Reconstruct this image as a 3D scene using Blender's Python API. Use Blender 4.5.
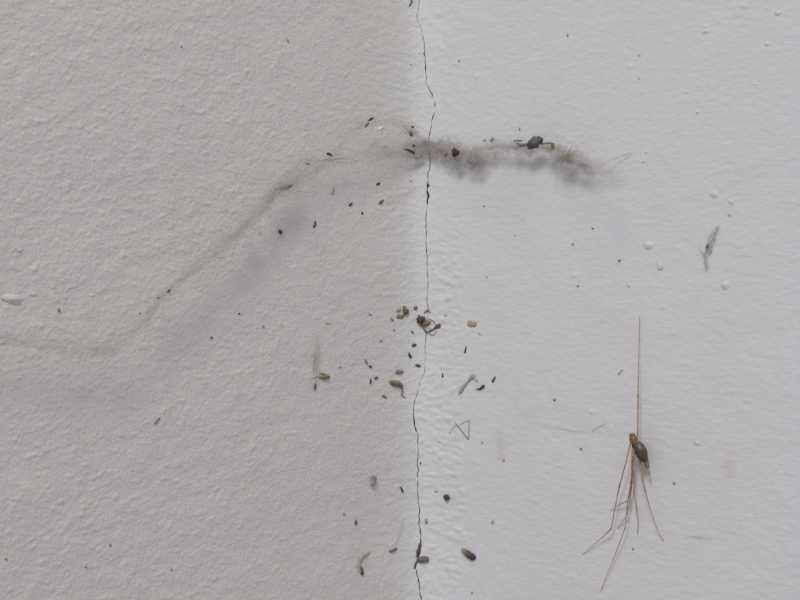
import bpy, bmesh, math
import numpy as np
from mathutils import Vector

for o in list(bpy.data.objects):
    bpy.data.objects.remove(o, do_unlink=True)
scene = bpy.context.scene
COL = scene.collection

# ------------------------------------------------------------------ camera, world, light
F = 1800.0            # focal length in pixels of the 800x600 frame
D = 0.45              # camera to corner, metres
CX = -19.0 / F * D    # the fold of the corner stands at x = 0 and shows at pixel column 419
ZC = 1.60             # height of the camera above the floor of the room
cam_d = bpy.data.cameras.new('camera')
cam_d.sensor_width = 36.0
cam_d.lens = F * 36.0 / 800.0
cam_d.clip_start = 0.01
cam = bpy.data.objects.new('camera', cam_d)
COL.objects.link(cam)
cam.location = (CX, -D, ZC)
cam.rotation_euler = (math.radians(90), 0, 0)
scene.camera = cam

world = bpy.data.worlds.new('room_daylight')
scene.world = world
world.use_nodes = True
bg = world.node_tree.nodes['Background']
bg.inputs[0].default_value = (0.97, 0.98, 1.0, 1)
bg.inputs[1].default_value = 0.29

ld = bpy.data.lights.new('window_light', 'AREA')
ld.shape = 'RECTANGLE'
ld.size, ld.size_y = 0.48, 0.48
ld.energy = 24.5
ld.color = (1.0, 0.975, 0.95)
lo = bpy.data.objects.new('window_light', ld)
COL.objects.link(lo)
Ldir = Vector((-0.27, -1.0, 1.05)).normalized()
lo.location = Vector((0, 0, ZC)) + Ldir * 2.3
lo.rotation_euler = Ldir.to_track_quat('Z', 'Y').to_euler()

vs = scene.view_settings
vs.view_transform = 'Standard'
vs.look = 'None'
vs.exposure = 0.13
vs.gamma = 1.0
vs.use_curve_mapping = False

# ------------------------------------------------------------------ the corner as a surface
R0 = 0.0060           # rounding of the inner corner
def ysurf(x):
    return -np.sqrt(x * x + R0 * R0)
def normal(x):
    g = -x / np.sqrt(x * x + R0 * R0)
    m = np.sqrt(g * g + 1)
    return g / m, -1.0 / m
def project(p):
    dep = p[..., 1] + D
    return 400 + (p[..., 0] - CX) / dep * F, 300 - (p[..., 2] - ZC) / dep * F
def surf_x(px):
    px = np.asarray(px, float)
    x = np.zeros_like(px)
    for _ in range(40):
        x = CX + (px - 400) / F * (D + ysurf(x))
    return x
def P(px, py, off=0.0):
    """point that stands `off` metres off the wall met by the view ray of a pixel"""
    px = np.asarray(px, float); py = np.asarray(py, float); off = np.asarray(off, float)
    qx, qy = px + 0 * off, py + 0 * off
    for _ in range(8):
        x = surf_x(qx)
        y = ysurf(x)
        z = ZC + (300 - qy) / F * (D + y)
        nx, ny = normal(x)
        p = np.stack([x + nx * off, y + ny * off, z], -1)
        ex, ey = project(p)
        qx = qx + (px - ex); qy = qy + (py - ey)
    return p
def mm_per_px(px):
    return (D + float(ysurf(surf_x(px)))) / F * 1000
def tangents(px):
    """unit vectors in the wall: along it to the right, up, and out of it"""
    nx, ny = normal(float(surf_x(px)))
    n = np.array([nx, ny, 0.0]); t = np.array([-ny, nx, 0.0])
    return t, np.array([0, 0, 1.0]), n

# ------------------------------------------------------------------ materials
EXPO = 0.60
def lin(c, k=EXPO):
    v = []
    g = 0.35 * c[0] + 0.45 * c[1] + 0.2 * c[2]
    for s in [q + (g - q) * 0.28 for q in c]:
        s = s / 255.0
        l = s / 12.92 if s <= 0.04045 else ((s + 0.055) / 1.055) ** 2.4
        v.append(min(l / k, 0.95))
    return v
def new_mat(name):
    m = bpy.data.materials.new(name)
    m.use_nodes = True
    nt = m.node_tree
    b = nt.nodes['Principled BSDF']
    return m, nt, b

def wall_mat(name, rough, scale, stretch, bump):
    m, nt, b = new_mat(name)
    at = nt.nodes.new('ShaderNodeVertexColor'); at.layer_name = 'paint'
    geo = nt.nodes.new('ShaderNodeNewGeometry')
    mp = nt.nodes.new('ShaderNodeMapping'); mp.inputs['Scale'].default_value = stretch
    nt.links.new(geo.outputs['Position'], mp.inputs['Vector'])
    n1 = nt.nodes.new('ShaderNodeTexNoise'); n1.inputs['Scale'].default_value = scale
    n1.inputs['Detail'].default_value = 3
    nt.links.new(mp.outputs[0], n1.inputs['Vector'])
    n2 = nt.nodes.new('ShaderNodeTexNoise'); n2.inputs['Scale'].default_value = 45
    n2.inputs['Detail'].default_value = 5
    nt.links.new(geo.outputs['Position'], n2.inputs['Vector'])
    rmp = nt.nodes.new('ShaderNodeMapRange')
    rmp.inputs['To Min'].default_value = 0.965; rmp.inputs['To Max'].default_value = 1.035
    nt.links.new(n2.outputs['Fac'], rmp.inputs['Value'])
    mx = nt.nodes.new('ShaderNodeVectorMath'); mx.operation = 'SCALE'
    nt.links.new(at.outputs['Color'], mx.inputs[0]); nt.links.new(rmp.outputs[0], mx.inputs['Scale'])
    nt.links.new(mx.outputs[0], b.inputs['Base Color'])
    bp = nt.nodes.new('ShaderNodeBump'); bp.inputs['Strength'].default_value = bump
    bp.inputs['Distance'].default_value = 0.0002
    nt.links.new(n1.outputs['Fac'], bp.inputs['Height'])
    nt.links.new(bp.outputs[0], b.inputs['Normal'])
    b.inputs['Roughness'].default_value = rough
    b.inputs['Specular IOR Level'].default_value = 0.25
    return m
MAT_L = wall_mat('left_wall_paint', 0.75, 1500, (1, 1, 1), 1.0)
MAT_R = wall_mat('right_wall_paint', 0.6, 1100, (0.5, 0.5, 1.3), 0.5)

def attr_mat(name, rough=0.8, spec=0.2, scale=2500, lo_=0.7, hi_=1.25):
    m, nt, b = new_mat(name)
    at = nt.nodes.new('ShaderNodeVertexColor'); at.layer_name = 'tint'
    geo = nt.nodes.new('ShaderNodeNewGeometry')
    n1 = nt.nodes.new('ShaderNodeTexNoise'); n1.inputs['Scale'].default_value = scale
    n1.inputs['Detail'].default_value = 3
    nt.links.new(geo.outputs['Position'], n1.inputs['Vector'])
    r = nt.nodes.new('ShaderNodeMapRange')
    r.inputs['From Min'].default_value = 0.3; r.inputs['From Max'].default_value = 0.7
    r.inputs['To Min'].default_value = lo_; r.inputs['To Max'].default_value = hi_
    nt.links.new(n1.outputs['Fac'], r.inputs['Value'])
    mx = nt.nodes.new('ShaderNodeVectorMath'); mx.operation = 'SCALE'
    nt.links.new(at.outputs['Color'], mx.inputs[0]); nt.links.new(r.outputs[0], mx.inputs['Scale'])
    nt.links.new(mx.outputs[0], b.inputs['Base Color'])
    b.inputs['Roughness'].default_value = rough
    b.inputs['Specular IOR Level'].default_value = spec
    return m
MAT_DEBRIS = attr_mat('dry_debris')
MAT_SILK = attr_mat('dusty_silk', 0.9, 0.05, 900, 0.75, 1.2)
MAT_SPIDER = attr_mat('spider_cuticle', 0.4, 0.4, 1500, 0.6, 1.35)
MAT_LUMP = {}
for wn, c0 in (('wall_left', (0.66, 0.645, 0.63)), ('wall_right', (0.675, 0.672, 0.705))):
    m, nt, b = new_mat('plaster_lump_' + wn)
    b.inputs['Roughness'].default_value = 0.7
    tn = nt.nodes.new('ShaderNodeTexNoise'); tn.inputs['Scale'].default_value = 400
    cr = nt.nodes.new('ShaderNodeValToRGB')
    cr.color_ramp.elements[0].color = tuple(q * 0.97 for q in c0) + (1,)
    cr.color_ramp.elements[1].color = tuple(q * 1.03 for q in c0) + (1,)
    nt.links.new(tn.outputs['Fac'], cr.inputs[0]); nt.links.new(cr.outputs[0], b.inputs['Base Color'])
    MAT_LUMP[wn] = m
# thin dusty membrane: the silk covers only part of the sheet, the rest is open
m, nt, b = new_mat('silk_membrane')
at = nt.nodes.new('ShaderNodeVertexColor'); at.layer_name = 'tint'
geo = nt.nodes.new('ShaderNodeNewGeometry')
na = nt.nodes.new('ShaderNodeTexNoise'); na.inputs['Scale'].default_value = 380; na.inputs['Detail'].default_value = 4
na.inputs['Roughness'].default_value = 0.55
nt.links.new(geo.outputs['Position'], na.inputs['Vector'])
mr = nt.nodes.new('ShaderNodeMapRange')
mr.inputs['From Min'].default_value = 0.32; mr.inputs['From Max'].default_value = 0.72
mr.inputs['To Min'].default_value = 0.55; mr.inputs['To Max'].default_value = 1.45
nt.links.new(na.outputs['Fac'], mr.inputs['Value'])
al = nt.nodes.new('ShaderNodeMath'); al.operation = 'MULTIPLY'; al.use_clamp = True
nt.links.new(at.outputs['Alpha'], al.inputs[0]); nt.links.new(mr.outputs[0], al.inputs[1])
nt.nodes.remove(b)
df = nt.nodes.new('ShaderNodeBsdfDiffuse'); tr = nt.nodes.new('ShaderNodeBsdfTranslucent'); tp = nt.nodes.new('ShaderNodeBsdfTransparent')
m1 = nt.nodes.new('ShaderNodeMixShader'); m2 = nt.nodes.new('ShaderNodeMixShader'); m1.inputs[0].default_value = 0.45
nt.links.new(at.outputs['Color'], df.inputs['Color']); nt.links.new(at.outputs['Color'], tr.inputs['Color'])
nt.links.new(df.outputs[0], m1.inputs[1]); nt.links.new(tr.outputs[0], m1.inputs[2])
nt.links.new(al.outputs[0], m2.inputs[0]); nt.links.new(tp.outputs[0], m2.inputs[1]); nt.links.new(m1.outputs[0], m2.inputs[2])
nt.links.new(m2.outputs[0], nt.nodes['Material Output'].inputs['Surface'])
MAT_VEIL = m

# ------------------------------------------------------------------ mesh helpers
def mesh_np(name, v, f, mat, smooth=True):
    """v (n,3), f (m,k) index array"""
    me = bpy.data.meshes.new(name)
    v = np.ascontiguousarray(v, np.float32); f = np.ascontiguousarray(f, np.int32)
    k = f.shape[1]
    me.vertices.add(len(v)); me.vertices.foreach_set('co', v.ravel())
    me.loops.add(f.size); me.loops.foreach_set('vertex_index', f.ravel())
    me.polygons.add(len(f)); me.polygons.foreach_set('loop_start', np.arange(len(f), dtype=np.int32) * k)
    me.polygons.foreach_set('loop_total', np.full(len(f), k, np.int32))
    me.polygons.foreach_set('use_smooth', np.full(len(f), smooth, bool))
    me.materials.append(mat)
    me.update(calc_edges=True)
    me.validate()
    return me
def colour(me, name, c):
    a = me.color_attributes.new(name, 'FLOAT_COLOR', 'POINT')
    c4 = np.ones((len(me.vertices), 4), np.float32); c4[:, :3] = c
    a.data.foreach_set('color', c4.ravel())
def link(name, me, parent=None, loc=None):
    o = bpy.data.objects.new(name, me)
    COL.objects.link(o)
    if parent is not None: o.parent = parent
    if loc is not None: o.location = loc
    return o
def tag(o, label, cat=None, group=None, kind=None):
    o['label'] = label
    if cat: o['category'] = cat
    if group: o['group'] = group
    if kind: o['kind'] = kind
    return o

def fft_noise(shape, sig_u, sig_v, seed):
    r = np.random.default_rng(seed).standard_normal(shape)
    fu = np.fft.fftfreq(shape[0])[:, None]; fv = np.fft.fftfreq(shape[1])[None, :]
    g = np.exp(-2 * np.pi ** 2 * ((fu * sig_u) ** 2 + (fv * sig_v) ** 2))
    n = np.fft.ifft2(np.fft.fft2(r) * g).real
    return n / n.std()

# ------------------------------------------------------------------ walls with the crack between them
STEP = 0.00024
PAINT_L = np.array([0.685, 0.668, 0.652]); PAINT_R = np.array([0.715, 0.711, 0.745])
def axis(dense_to, far, start=(0.0, 0.00008, 0.0002)):
    a = list(start)
    while a[-1] < dense_to: a.append(a[-1] + STEP)
    s = STEP
    while a[-1] < far:
        s *= 1.22; a.append(a[-1] + s)
    return np.array(a)
zh = axis(0.088, 0.55, (0.0,))
ZG = np.concatenate([-zh[:0:-1], zh])
S = axis(0.104, 0.60)

# crack path: pixel x, pixel y, opening in pixels
CR = np.array([(419.5, -60, .7), (419, 0, .8), (417.3, 20, .7), (421, 27, .6), (424, 40, 1.1), (425, 60, 1.0), (426, 80, .9),
 (428, 88, 1.1), (434, 97, 1.5), (435.5, 108, 1.4), (432.5, 122, 1.1), (430, 135, .8), (429, 147, .7), (431, 160, .7), (429, 172, 1.0),
 (428.5, 182, 1.0), (428, 186, 1.8), (427.5, 191, 1.4), (428.7, 195, 2.0), (427, 205, 1.0), (426, 220, 1.1), (426.6, 250, 1.0), (428, 280, .8),
 (427, 300, .6), (428, 312, .8), (426, 335, .8), (425.5, 350, .45), (424.5, 366, .2), (423, 378, .45), (419, 385, .6), (417, 395, .65),
 (414, 405, .7), (413.5, 418, .9), (415, 427, 1.6), (418, 437, 1.1), (418.3, 448, .3), (418, 456, .7), (417.5, 480, .8), (418, 500, .9),
 (419.5, 512, 1.0), (419, 522, 1.1), (421.3, 538, 1.1), (420, 545, 1.4), (418, 555, 1.8), (415.5, 568, 1.3), (418, 578, 1.2), (420, 590, 1.2), (421.5, 600, 1.5), (423, 660, 1.0)])
rowpy = 300 - ZG / (D - R0) * F
xcrack = np.interp(rowpy, CR[:, 1], CR[:, 0]); wcrack = np.interp(rowpy, CR[:, 1], CR[:, 2])
rg = np.random.default_rng(5)
jit = np.convolve(rg.standard_normal(len(ZG)), np.ones(4) / 4, 'same')
xcrack = xcrack + 0.7 * jit
wj = np.convolve(rg.standard_normal(len(ZG)), np.ones(5) / 5, 'same')
wcrack = np.clip(wcrack * (0.95 + 0.8 * wj), 0.05, 3)
XC = surf_x(xcrack); WC = wcrack * 0.00018

def splat(px, py, cx_, cy_, rx, ry, ang=0):
    c, s = math.cos(math.radians(ang)), math.sin(math.radians(ang))
    dx, dy = px - cx_, py - cy_
    return np.exp(-(((dx * c + dy * s) / rx) ** 2 + ((-dx * s + dy * c) / ry) ** 2))

def build_wall(name, sg, mat, label):
    edge = XC + sg * WC / 2
    X = sg * S[None, :] + edge[:, None] * np.exp(-(S[None, :] / 0.02) ** 2)
    nz, nx_ = X.shape
    Z = np.repeat(ZG[:, None], nx_, 1)
    Y = ysurf(X)
    px = 400 + (X - CX) / (D + Y) * F; py = 300 - Z / (D + Y) * F
    fade = np.clip((0.10 - np.abs(X)) / 0.01, 0, 1) * np.clip((0.086 - np.abs(Z)) / 0.008, 0, 1)
    big = fft_noise(X.shape, 40, 40, 3) * 0.00010 + fft_noise(X.shape, 14, 14, 8) * 0.00003
    if sg < 0:
        fine = fft_noise(X.shape, 1.25, 1.15, 11)
        peel = np.maximum(fine, -0.2) * 0.000043 + fft_noise(X.shape, 4.0, 4.0, 12) * 0.000035
        spots = (np.random.default_rng(21).random(X.shape) < 0.0045) * np.random.default_rng(22).random(X.shape)
        fu = np.fft.fftfreq(nz)[:, None]; fv = np.fft.fftfreq(nx_)[None, :]
        g = np.exp(-2 * np.pi ** 2 * ((fu * 1.4) ** 2 + (fv * 1.3) ** 2))
        sp = np.fft.ifft2(np.fft.fft2(spots) * g).real * 2 * np.pi * 1.4 * 1.3 * 0.00014
        # the roller texture fades out towards the corner
        k = 0.5 + 0.5 * np.clip((390 - px) / 150, 0, 1)
        H = big + (peel + sp) * k * fade
        H += 0.00003 * fft_noise(X.shape, 1.6, 2.5, 31) * np.clip((px - 300) / 100, 0, 1) * fade
    else:
        streak = fft_noise(X.shape, 1.4, 3.0, 13) * 0.000010 + fft_noise(X.shape, 1.3, 1.3, 14) * 0.000014 + fft_noise(X.shape, 6, 6, 19) * 0.00002
        spots = (np.random.default_rng(41).random(X.shape) < 0.00022) * np.random.default_rng(42).random(X.shape)
        fu = np.fft.fftfreq(nz)[:, None]; fv = np.fft.fftfreq(nx_)[None, :]
        g = np.exp(-2 * np.pi ** 2 * ((fu * 1.6) ** 2 + (fv * 1.6) ** 2))
        sp = np.fft.ifft2(np.fft.fft2(spots) * g).real * 2 * np.pi * 1.6 ** 2 * 0.00022
        # strip of brushed filler along the crack, with a ragged outer edge
        ed = 463 + 3 * np.sin(py / 37.0) + 2.0 * fft_noise(X.shape, 6, 6, 15)
        band = 1 / (1 + np.exp(np.clip((px - ed) / 1.6, -30, 30)))
        rough = fft_noise(X.shape, 1.6, 2.4, 16) * 0.000035 + np.maximum(fft_noise(X.shape, 2.0, 2.6, 17), 0) * 0.00006
        rough *= 0.5 + np.clip((py - 180) / 120, 0, 1) * 0.8
        H = big + (streak + sp + band * (0.00007 + rough)) * fade
    nX, nY = normal(X)
    V = np.stack([X + nX * H, Y + nY * H, Z + ZC], -1)
    # the faces inside the crack run straight into the wall
    gv = [V[:, :1] + np.array([0, d, 0]) for d in (0.012, 0.004)]
    V = np.concatenate(gv + [V], 1)
    nz, nc = V.shape[:2]
    idx = np.arange(nz * nc).reshape(nz, nc)
    # back of the slab
    back = V.copy()
    back[:, :, 0] += sg * 0.0; back[:, :, 1] = np.maximum(back[:, :, 1], 0) + 0.0
    T = 0.11
    # rim loop pushed back and closed
    q = np.stack([idx[:-1, :-1], idx[:-1, 1:], idx[1:, 1:], idx[1:, :-1]], -1).reshape(-1, 4)
    loop = np.concatenate([idx[0, :], idx[1:, -1], idx[-1, -2::-1], idx[-2:0:-1, 0]])
    flat = V.reshape(-1, 3)
    lb = flat[loop].copy()
    lb[:, 1] = np.where(lb[:, 1] > -0.02, 0.13, lb[:, 1] + 0.155)
    nb = len(flat) + np.arange(len(loop))
    q2 = np.stack([loop, np.roll(loop, -1), np.roll(nb, -1), nb], -1)
    # back face: strips between the lower and the upper rim
    lo_b = nb[:nc]; up_b = nb[nc + nz - 2: nc + nz - 2 + nc][::-1]
    q3 = np.stack([lo_b[:-1], up_b[:-1], up_b[1:], lo_b[1:]], -1)
    faces = np.concatenate([q, q2[:, ::-1], q3])
    if sg < 0: faces = faces[:, ::-1]
    allv = np.concatenate([flat, lb])
    me = mesh_np(name, allv, faces, mat)
    # paint colour with its stains, plus shade of the web tufts painted in
    base = PAINT_L if sg < 0 else PAINT_R
    # both paints meet in a soft edge along the fold, not at the crack
    mixf = 1 / (1 + np.exp(np.clip(-(px - 411 + 4 * fft_noise(X.shape, 9, 9, 77)) / 7.0, -30, 30)))[..., None]
    C = PAINT_L * (1 - mixf) + PAINT_R * mixf
    def stain_shade(m, col, a):
        nonlocal C
        C = C * (1 - (a * m)[..., None]) + np.array(col) * (a * m)[..., None]
    mottle = np.clip(fft_noise(X.shape, 10, 10, 51) * 0.5 + 0.5, 0, 1.4)
    if sg < 0:
        stain_shade(splat(px, py, 318, 362, 3.0, 24) * mottle, (0.33, 0.30, 0.28), 0.5)
        stain_shade(splat(px, py, 278, 190, 12, 8, -30) * mottle, (0.38, 0.33, 0.30), 0.35)
        stain_shade(splat(px, py, 411, 133, 12, 9, 40) * mottle, (0.40, 0.34, 0.30), 0.4)
        stain_shade(splat(px, py, 418, 153, 16, 7) * mottle, (0.40, 0.34, 0.30), 0.4)
    else:
        stain_shade(splat(px, py, 729, 460, 6, 20) * mottle, (0.60, 0.52, 0.40), 0.4)
        stain_shade(splat(px, py, 697, 536, 20, 3.0, 8) * mottle, (0.42, 0.42, 0.44), 0.55)
        stain_shade(splat(px, py, 618, 178, 18, 8) * mottle, (0.60, 0.54, 0.46), 0.5)
        stain_shade(splat(px, py, 708, 248, 5, 26, 14) * mottle, (0.40, 0.40, 0.42), 0.45)
        stain_shade(splat(px, py, 500, 458, 5, 30) * mottle, (0.60, 0.56, 0.50), 0.35)
        stain_shade(splat(px, py, 522, 405, 26, 9, 35) * mottle, (0.58, 0.56, 0.52), 0.3)
        stain_shade(splat(px, py, 515, 210, 40, 30) * mottle, (0.56, 0.56, 0.60), 0.30)  # bluish shadow of the web tufts, painted into the wall colour
        stain_shade(splat(px, py, 600, 228, 30, 26) * mottle, (0.56, 0.57, 0.62), 0.30)  # painted tuft shadow again, below the right end of the web
        stain_shade(splat(px, py, 455, 157, 30, 10) * mottle, (0.50, 0.45, 0.40), 0.35)
        stain_shade(splat(px, py, 478, 166, 12, 6) * mottle, (0.45, 0.38, 0.33), 0.35)
        stain_shade(splat(px, py, 573, 162, 20, 10, 30) * mottle, (0.48, 0.43, 0.39), 0.35)
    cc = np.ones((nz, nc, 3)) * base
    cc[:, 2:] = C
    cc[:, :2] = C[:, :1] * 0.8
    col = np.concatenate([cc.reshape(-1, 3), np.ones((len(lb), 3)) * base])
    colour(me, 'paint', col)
    return tag(link(name, me), label, None, None, 'structure')

WALL_L = build_wall('wall_left', -1, MAT_L, 'grey white wall left of the crack with orange peel roller texture')
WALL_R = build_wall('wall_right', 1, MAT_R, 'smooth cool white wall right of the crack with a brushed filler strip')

# ------------------------------------------------------------------ generic shapes
def tube_mesh(name, pts, rad, sides, mat, cols, flat=None, nvec=None, rough=0.0, seed=0, round_ends=True):
    """closed tube along pts (n,3) with radii (n,) ; flat squeezes it along nvec"""
    pts = np.asarray(pts, float); rad = np.asarray(rad, float); n = len(pts)
    t = np.gradient(pts, axis=0); t /= np.linalg.norm(t, axis=1)[:, None] + 1e-12
    up = np.array(nvec if nvec is not None else (0, -1, 0), float)
    s = np.cross(t, up); s /= np.linalg.norm(s, axis=1)[:, None] + 1e-12
    u = np.cross(s, t)
    a = np.arange(sides) / sides * 2 * np.pi
    r = np.random.default_rng(seed)
    k = 1 + rough * (r.random((n, sides)) - 0.5) * 2
    fl = 1.0 if flat is None else flat
    V = pts[:, None] + (rad[:, None] * k)[..., None] * (np.cos(a)[None, :, None] * s[:, None] + fl * np.sin(a)[None, :, None] * u[:, None])
    V = V.reshape(-1, 3)
    idx = np.arange(n * sides).reshape(n, sides)
    q = np.stack([idx[:-1], np.roll(idx[:-1], -1, 1), np.roll(idx[1:], -1, 1), idx[1:]], -1).reshape(-1, 4)
    c0, c1 = len(V), len(V) + 1
    V = np.concatenate([V, pts[:1], pts[-1:]])
    bmv = [tuple(x) for x in V]
    faces = [tuple(x) for x in q]
    for j in range(sides):
        faces.append((c0, int(idx[0, (j + 1) % sides]), int(idx[0, j])))
        faces.append((c1, int(idx[-1, j]), int(idx[-1, (j + 1) % sides])))
    me = bpy.data.meshes.new(name)
    me.from_pydata(bmv, [], faces)
    me.polygons.foreach_set('use_smooth', [True] * len(me.polygons))
    me.materials.append(mat)
    cols = np.asarray(cols, float)
    ci = np.stack([np.interp(np.linspace(0, 1, n), np.linspace(0, 1, len(cols)), cols[:, j]) for j in range(3)], -1)
    C = np.concatenate([np.repeat(ci, sides, 0), ci[:1], ci[-1:]])
    colour(me, 'tint', C)
    me.update()
    bm = bmesh.new(); bm.from_mesh(me); bmesh.ops.recalc_face_normals(bm, faces=bm.faces); bm.to_mesh(me); bm.free()
    return me

def spine(ctrl, n):
    """smooth line through control rows"""
    c = np.asarray(ctrl, float)
    if len(c) == 2: return c[0] + (c[1] - c[0]) * np.linspace(0, 1, n)[:, None]
    e = np.concatenate([[2 * c[0] - c[1]], c, [2 * c[-1] - c[-2]]])
    out = []
    for tt in np.linspace(0, len(c) - 1 - 1e-6, n):
        i = int(tt); f = tt - i
        p0, p1, p2, p3 = e[i], e[i + 1], e[i + 2], e[i + 3]
        out.append(0.5 * (2 * p1 + (p2 - p0) * f + (2 * p0 - 5 * p1 + 4 * p2 - p3) * f * f + (3 * p1 - p0 - 3 * p2 + p3) * f ** 3))
    return np.array(out)

SEED = [100]
def solid(name, ctrl, cols, flat=0.6, lift=0.0, parent=None, sides=8, n=9, rough=0.26, base=None, taper=True, mat=None, square=False):
    """a small body lying on the wall; ctrl rows are (pixel x, pixel y, radius in pixels)"""
    SEED[0] += 1
    ct = np.asarray(ctrl, float)
    mid_ = ct[:, :2].mean(0)
    if taper and not square: ct = np.concatenate([mid_ + (ct[:, :2] - mid_) * 1.18, ct[:, 2:] * 0.93], 1)
    c = spine(ct, n)
    # rounded ends
    if taper:
        e = np.linspace(0, 1, n)
        L = np.linalg.norm(np.diff(c[:, :2], axis=0), axis=1).sum()
        rr = max(1e-3, min(0.45, float(np.max(c[:, 2])) / max(L, 1e-3)))
        if square: rr *= 0.35
        k = np.minimum(1, np.sqrt(np.clip(1 - (1 - np.minimum(e, 1 - e) / rr).clip(0, 1) ** 2, 0.06, 1)))
    else:
        k = np.ones(n)
    pxm = float(np.mean(c[:, 0])); mm = mm_per_px(pxm) / 1000
    rad = np.maximum(c[:, 2] * k, 0.15) * mm
    pts = P(c[:, 0], c[:, 1], lift + rad * flat * 0.8)
    tx, tz, nn = tangents(pxm)
    org = base if base is not None else P(pxm, float(np.mean(c[:, 1])), lift)
    cl = [lin(q) for q in cols]
    me = tube_mesh(name, pts - org, rad, sides, mat or MAT_DEBRIS, cl, flat, nn, rough, SEED[0])
    o = link(name, me, parent)
    if base is None: o.location = org
    return o

DK = [(58, 51, 49), (70, 62, 58)]
BR = [(92, 76, 64), (78, 64, 55)]
OL = [(88, 86, 66), (72, 70, 56)]
TN = [(150, 130, 104), (138, 116, 92)]
GY = [(128, 122, 118), (112, 107, 104)]
PB = [(150, 142, 130), (128, 118, 104)]

def bit(name, label, cat, group, ctrl, cols, **kw):
    return tag(solid(name, ctrl, cols, **kw), label, cat, group)

# ------------------------------------------------------------------ plaster lumps on the two walls
def lump(px, py, rx, ry, h, wall, ang=0):
    mm = mm_per_px(px) / 1000
    tx, tz, nn = tangents(px)
    r = np.random.default_rng(int(px * 7 + py))
    c, s = math.cos(math.radians(ang)), math.sin(math.radians(ang))
    V = [nn * h * 0.62 * mm]; F_ = []
    rings, sides = 5, 12
    ir = 1 + 0.22 * (r.random(sides) - 0.5)
    for i in range(1, rings + 1):
        f = i / rings
        for j in range(sides):
            a = 2 * math.pi * j / sides
            lx, ly = math.cos(a) * rx * f * ir[j], math.sin(a) * ry * f * ir[j]
            X_, Y_ = lx * c - ly * s, lx * s + ly * c
            hh = h * 0.62 * (math.cos(f * math.pi / 2) ** 2.2 if i < rings else -0.25) * (1 + 0.25 * (r.random() - 0.5))
            V.append(tx * X_ * mm * 1.5 + tz * Y_ * mm * 1.15 + nn * hh * mm)
    for j in range(sides): F_.append((0, 1 + j, 1 + (j + 1) % sides))
    for i in range(rings - 1):
        for j in range(sides):
            a0 = 1 + i * sides
            F_.append((a0 + j, a0 + sides + j, a0 + sides + (j + 1) % sides, a0 + (j + 1) % sides))
    F_.append(tuple(1 + (rings - 1) * sides + j for j in range(sides))[::-1])
    me = bpy.data.meshes.new('plaster_lump')
    me.from_pydata([tuple(v) for v in V], [], F_)
    me.polygons.foreach_set('use_smooth', [True] * len(me.polygons))
    me.materials.append(MAT_LUMP[wall.name])
    bm = bmesh.new(); bm.from_mesh(me); bmesh.ops.recalc_face_normals(bm, faces=bm.faces); bm.to_mesh(me); bm.free()
    return link('plaster_lump', me, wall, P(px, py))
lump(13.5, 299, 9.5, 4.6, 4.2, WALL_L, -6)
for a in [(92, 295.5, 2.6, 2.4, 1.4), (72, 133, 2.8, 2.4, 1.6), (2, 343, 3, 2.4, 1.5), (45, 115, 2.4, 2.2, 1.3), (64, 163, 2.2, 2, 1.2),
          (82, 121, 2.0, 1.8, 1.1), (34, 294, 2.2, 2.0, 1.2), (158, 245, 2.4, 2.0, 1.2), (20, 250, 2.6, 2.2, 1.3), (12, 532, 2.6, 2, 1.2)]:
    lump(*a, WALL_L)
for a in [(649, 245.5, 5.4, 5.0, 3.4), (698, 112, 3.6, 3.6, 2.6), (646.5, 152, 3.4, 2.8, 2.3), (644, 161, 3.0, 3.0, 2.3), (714, 194, 4.2, 4.6, 2.6),
          (725, 285, 4.4, 5.0, 2.8), (706, 31.5, 4.0, 3.0, 2.1), (755.5, 84, 3.6, 3.0, 1.8), (767.5, 44, 3.0, 2.6, 1.6), (777.5, 13, 2.8, 2.4, 1.4),
          (731, 202, 3.0, 3.2, 1.8), (660, 266, 2.8, 4.0, 1.6), (629, 285, 2.2, 2.4, 1.3), (686, 92, 2.6, 2.4, 1.4), (697, 443, 3.0, 2.4, 1.4), (440, 441, 3.0, 2.0, 1.4)]:
    lump(*a, WALL_R)

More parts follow.
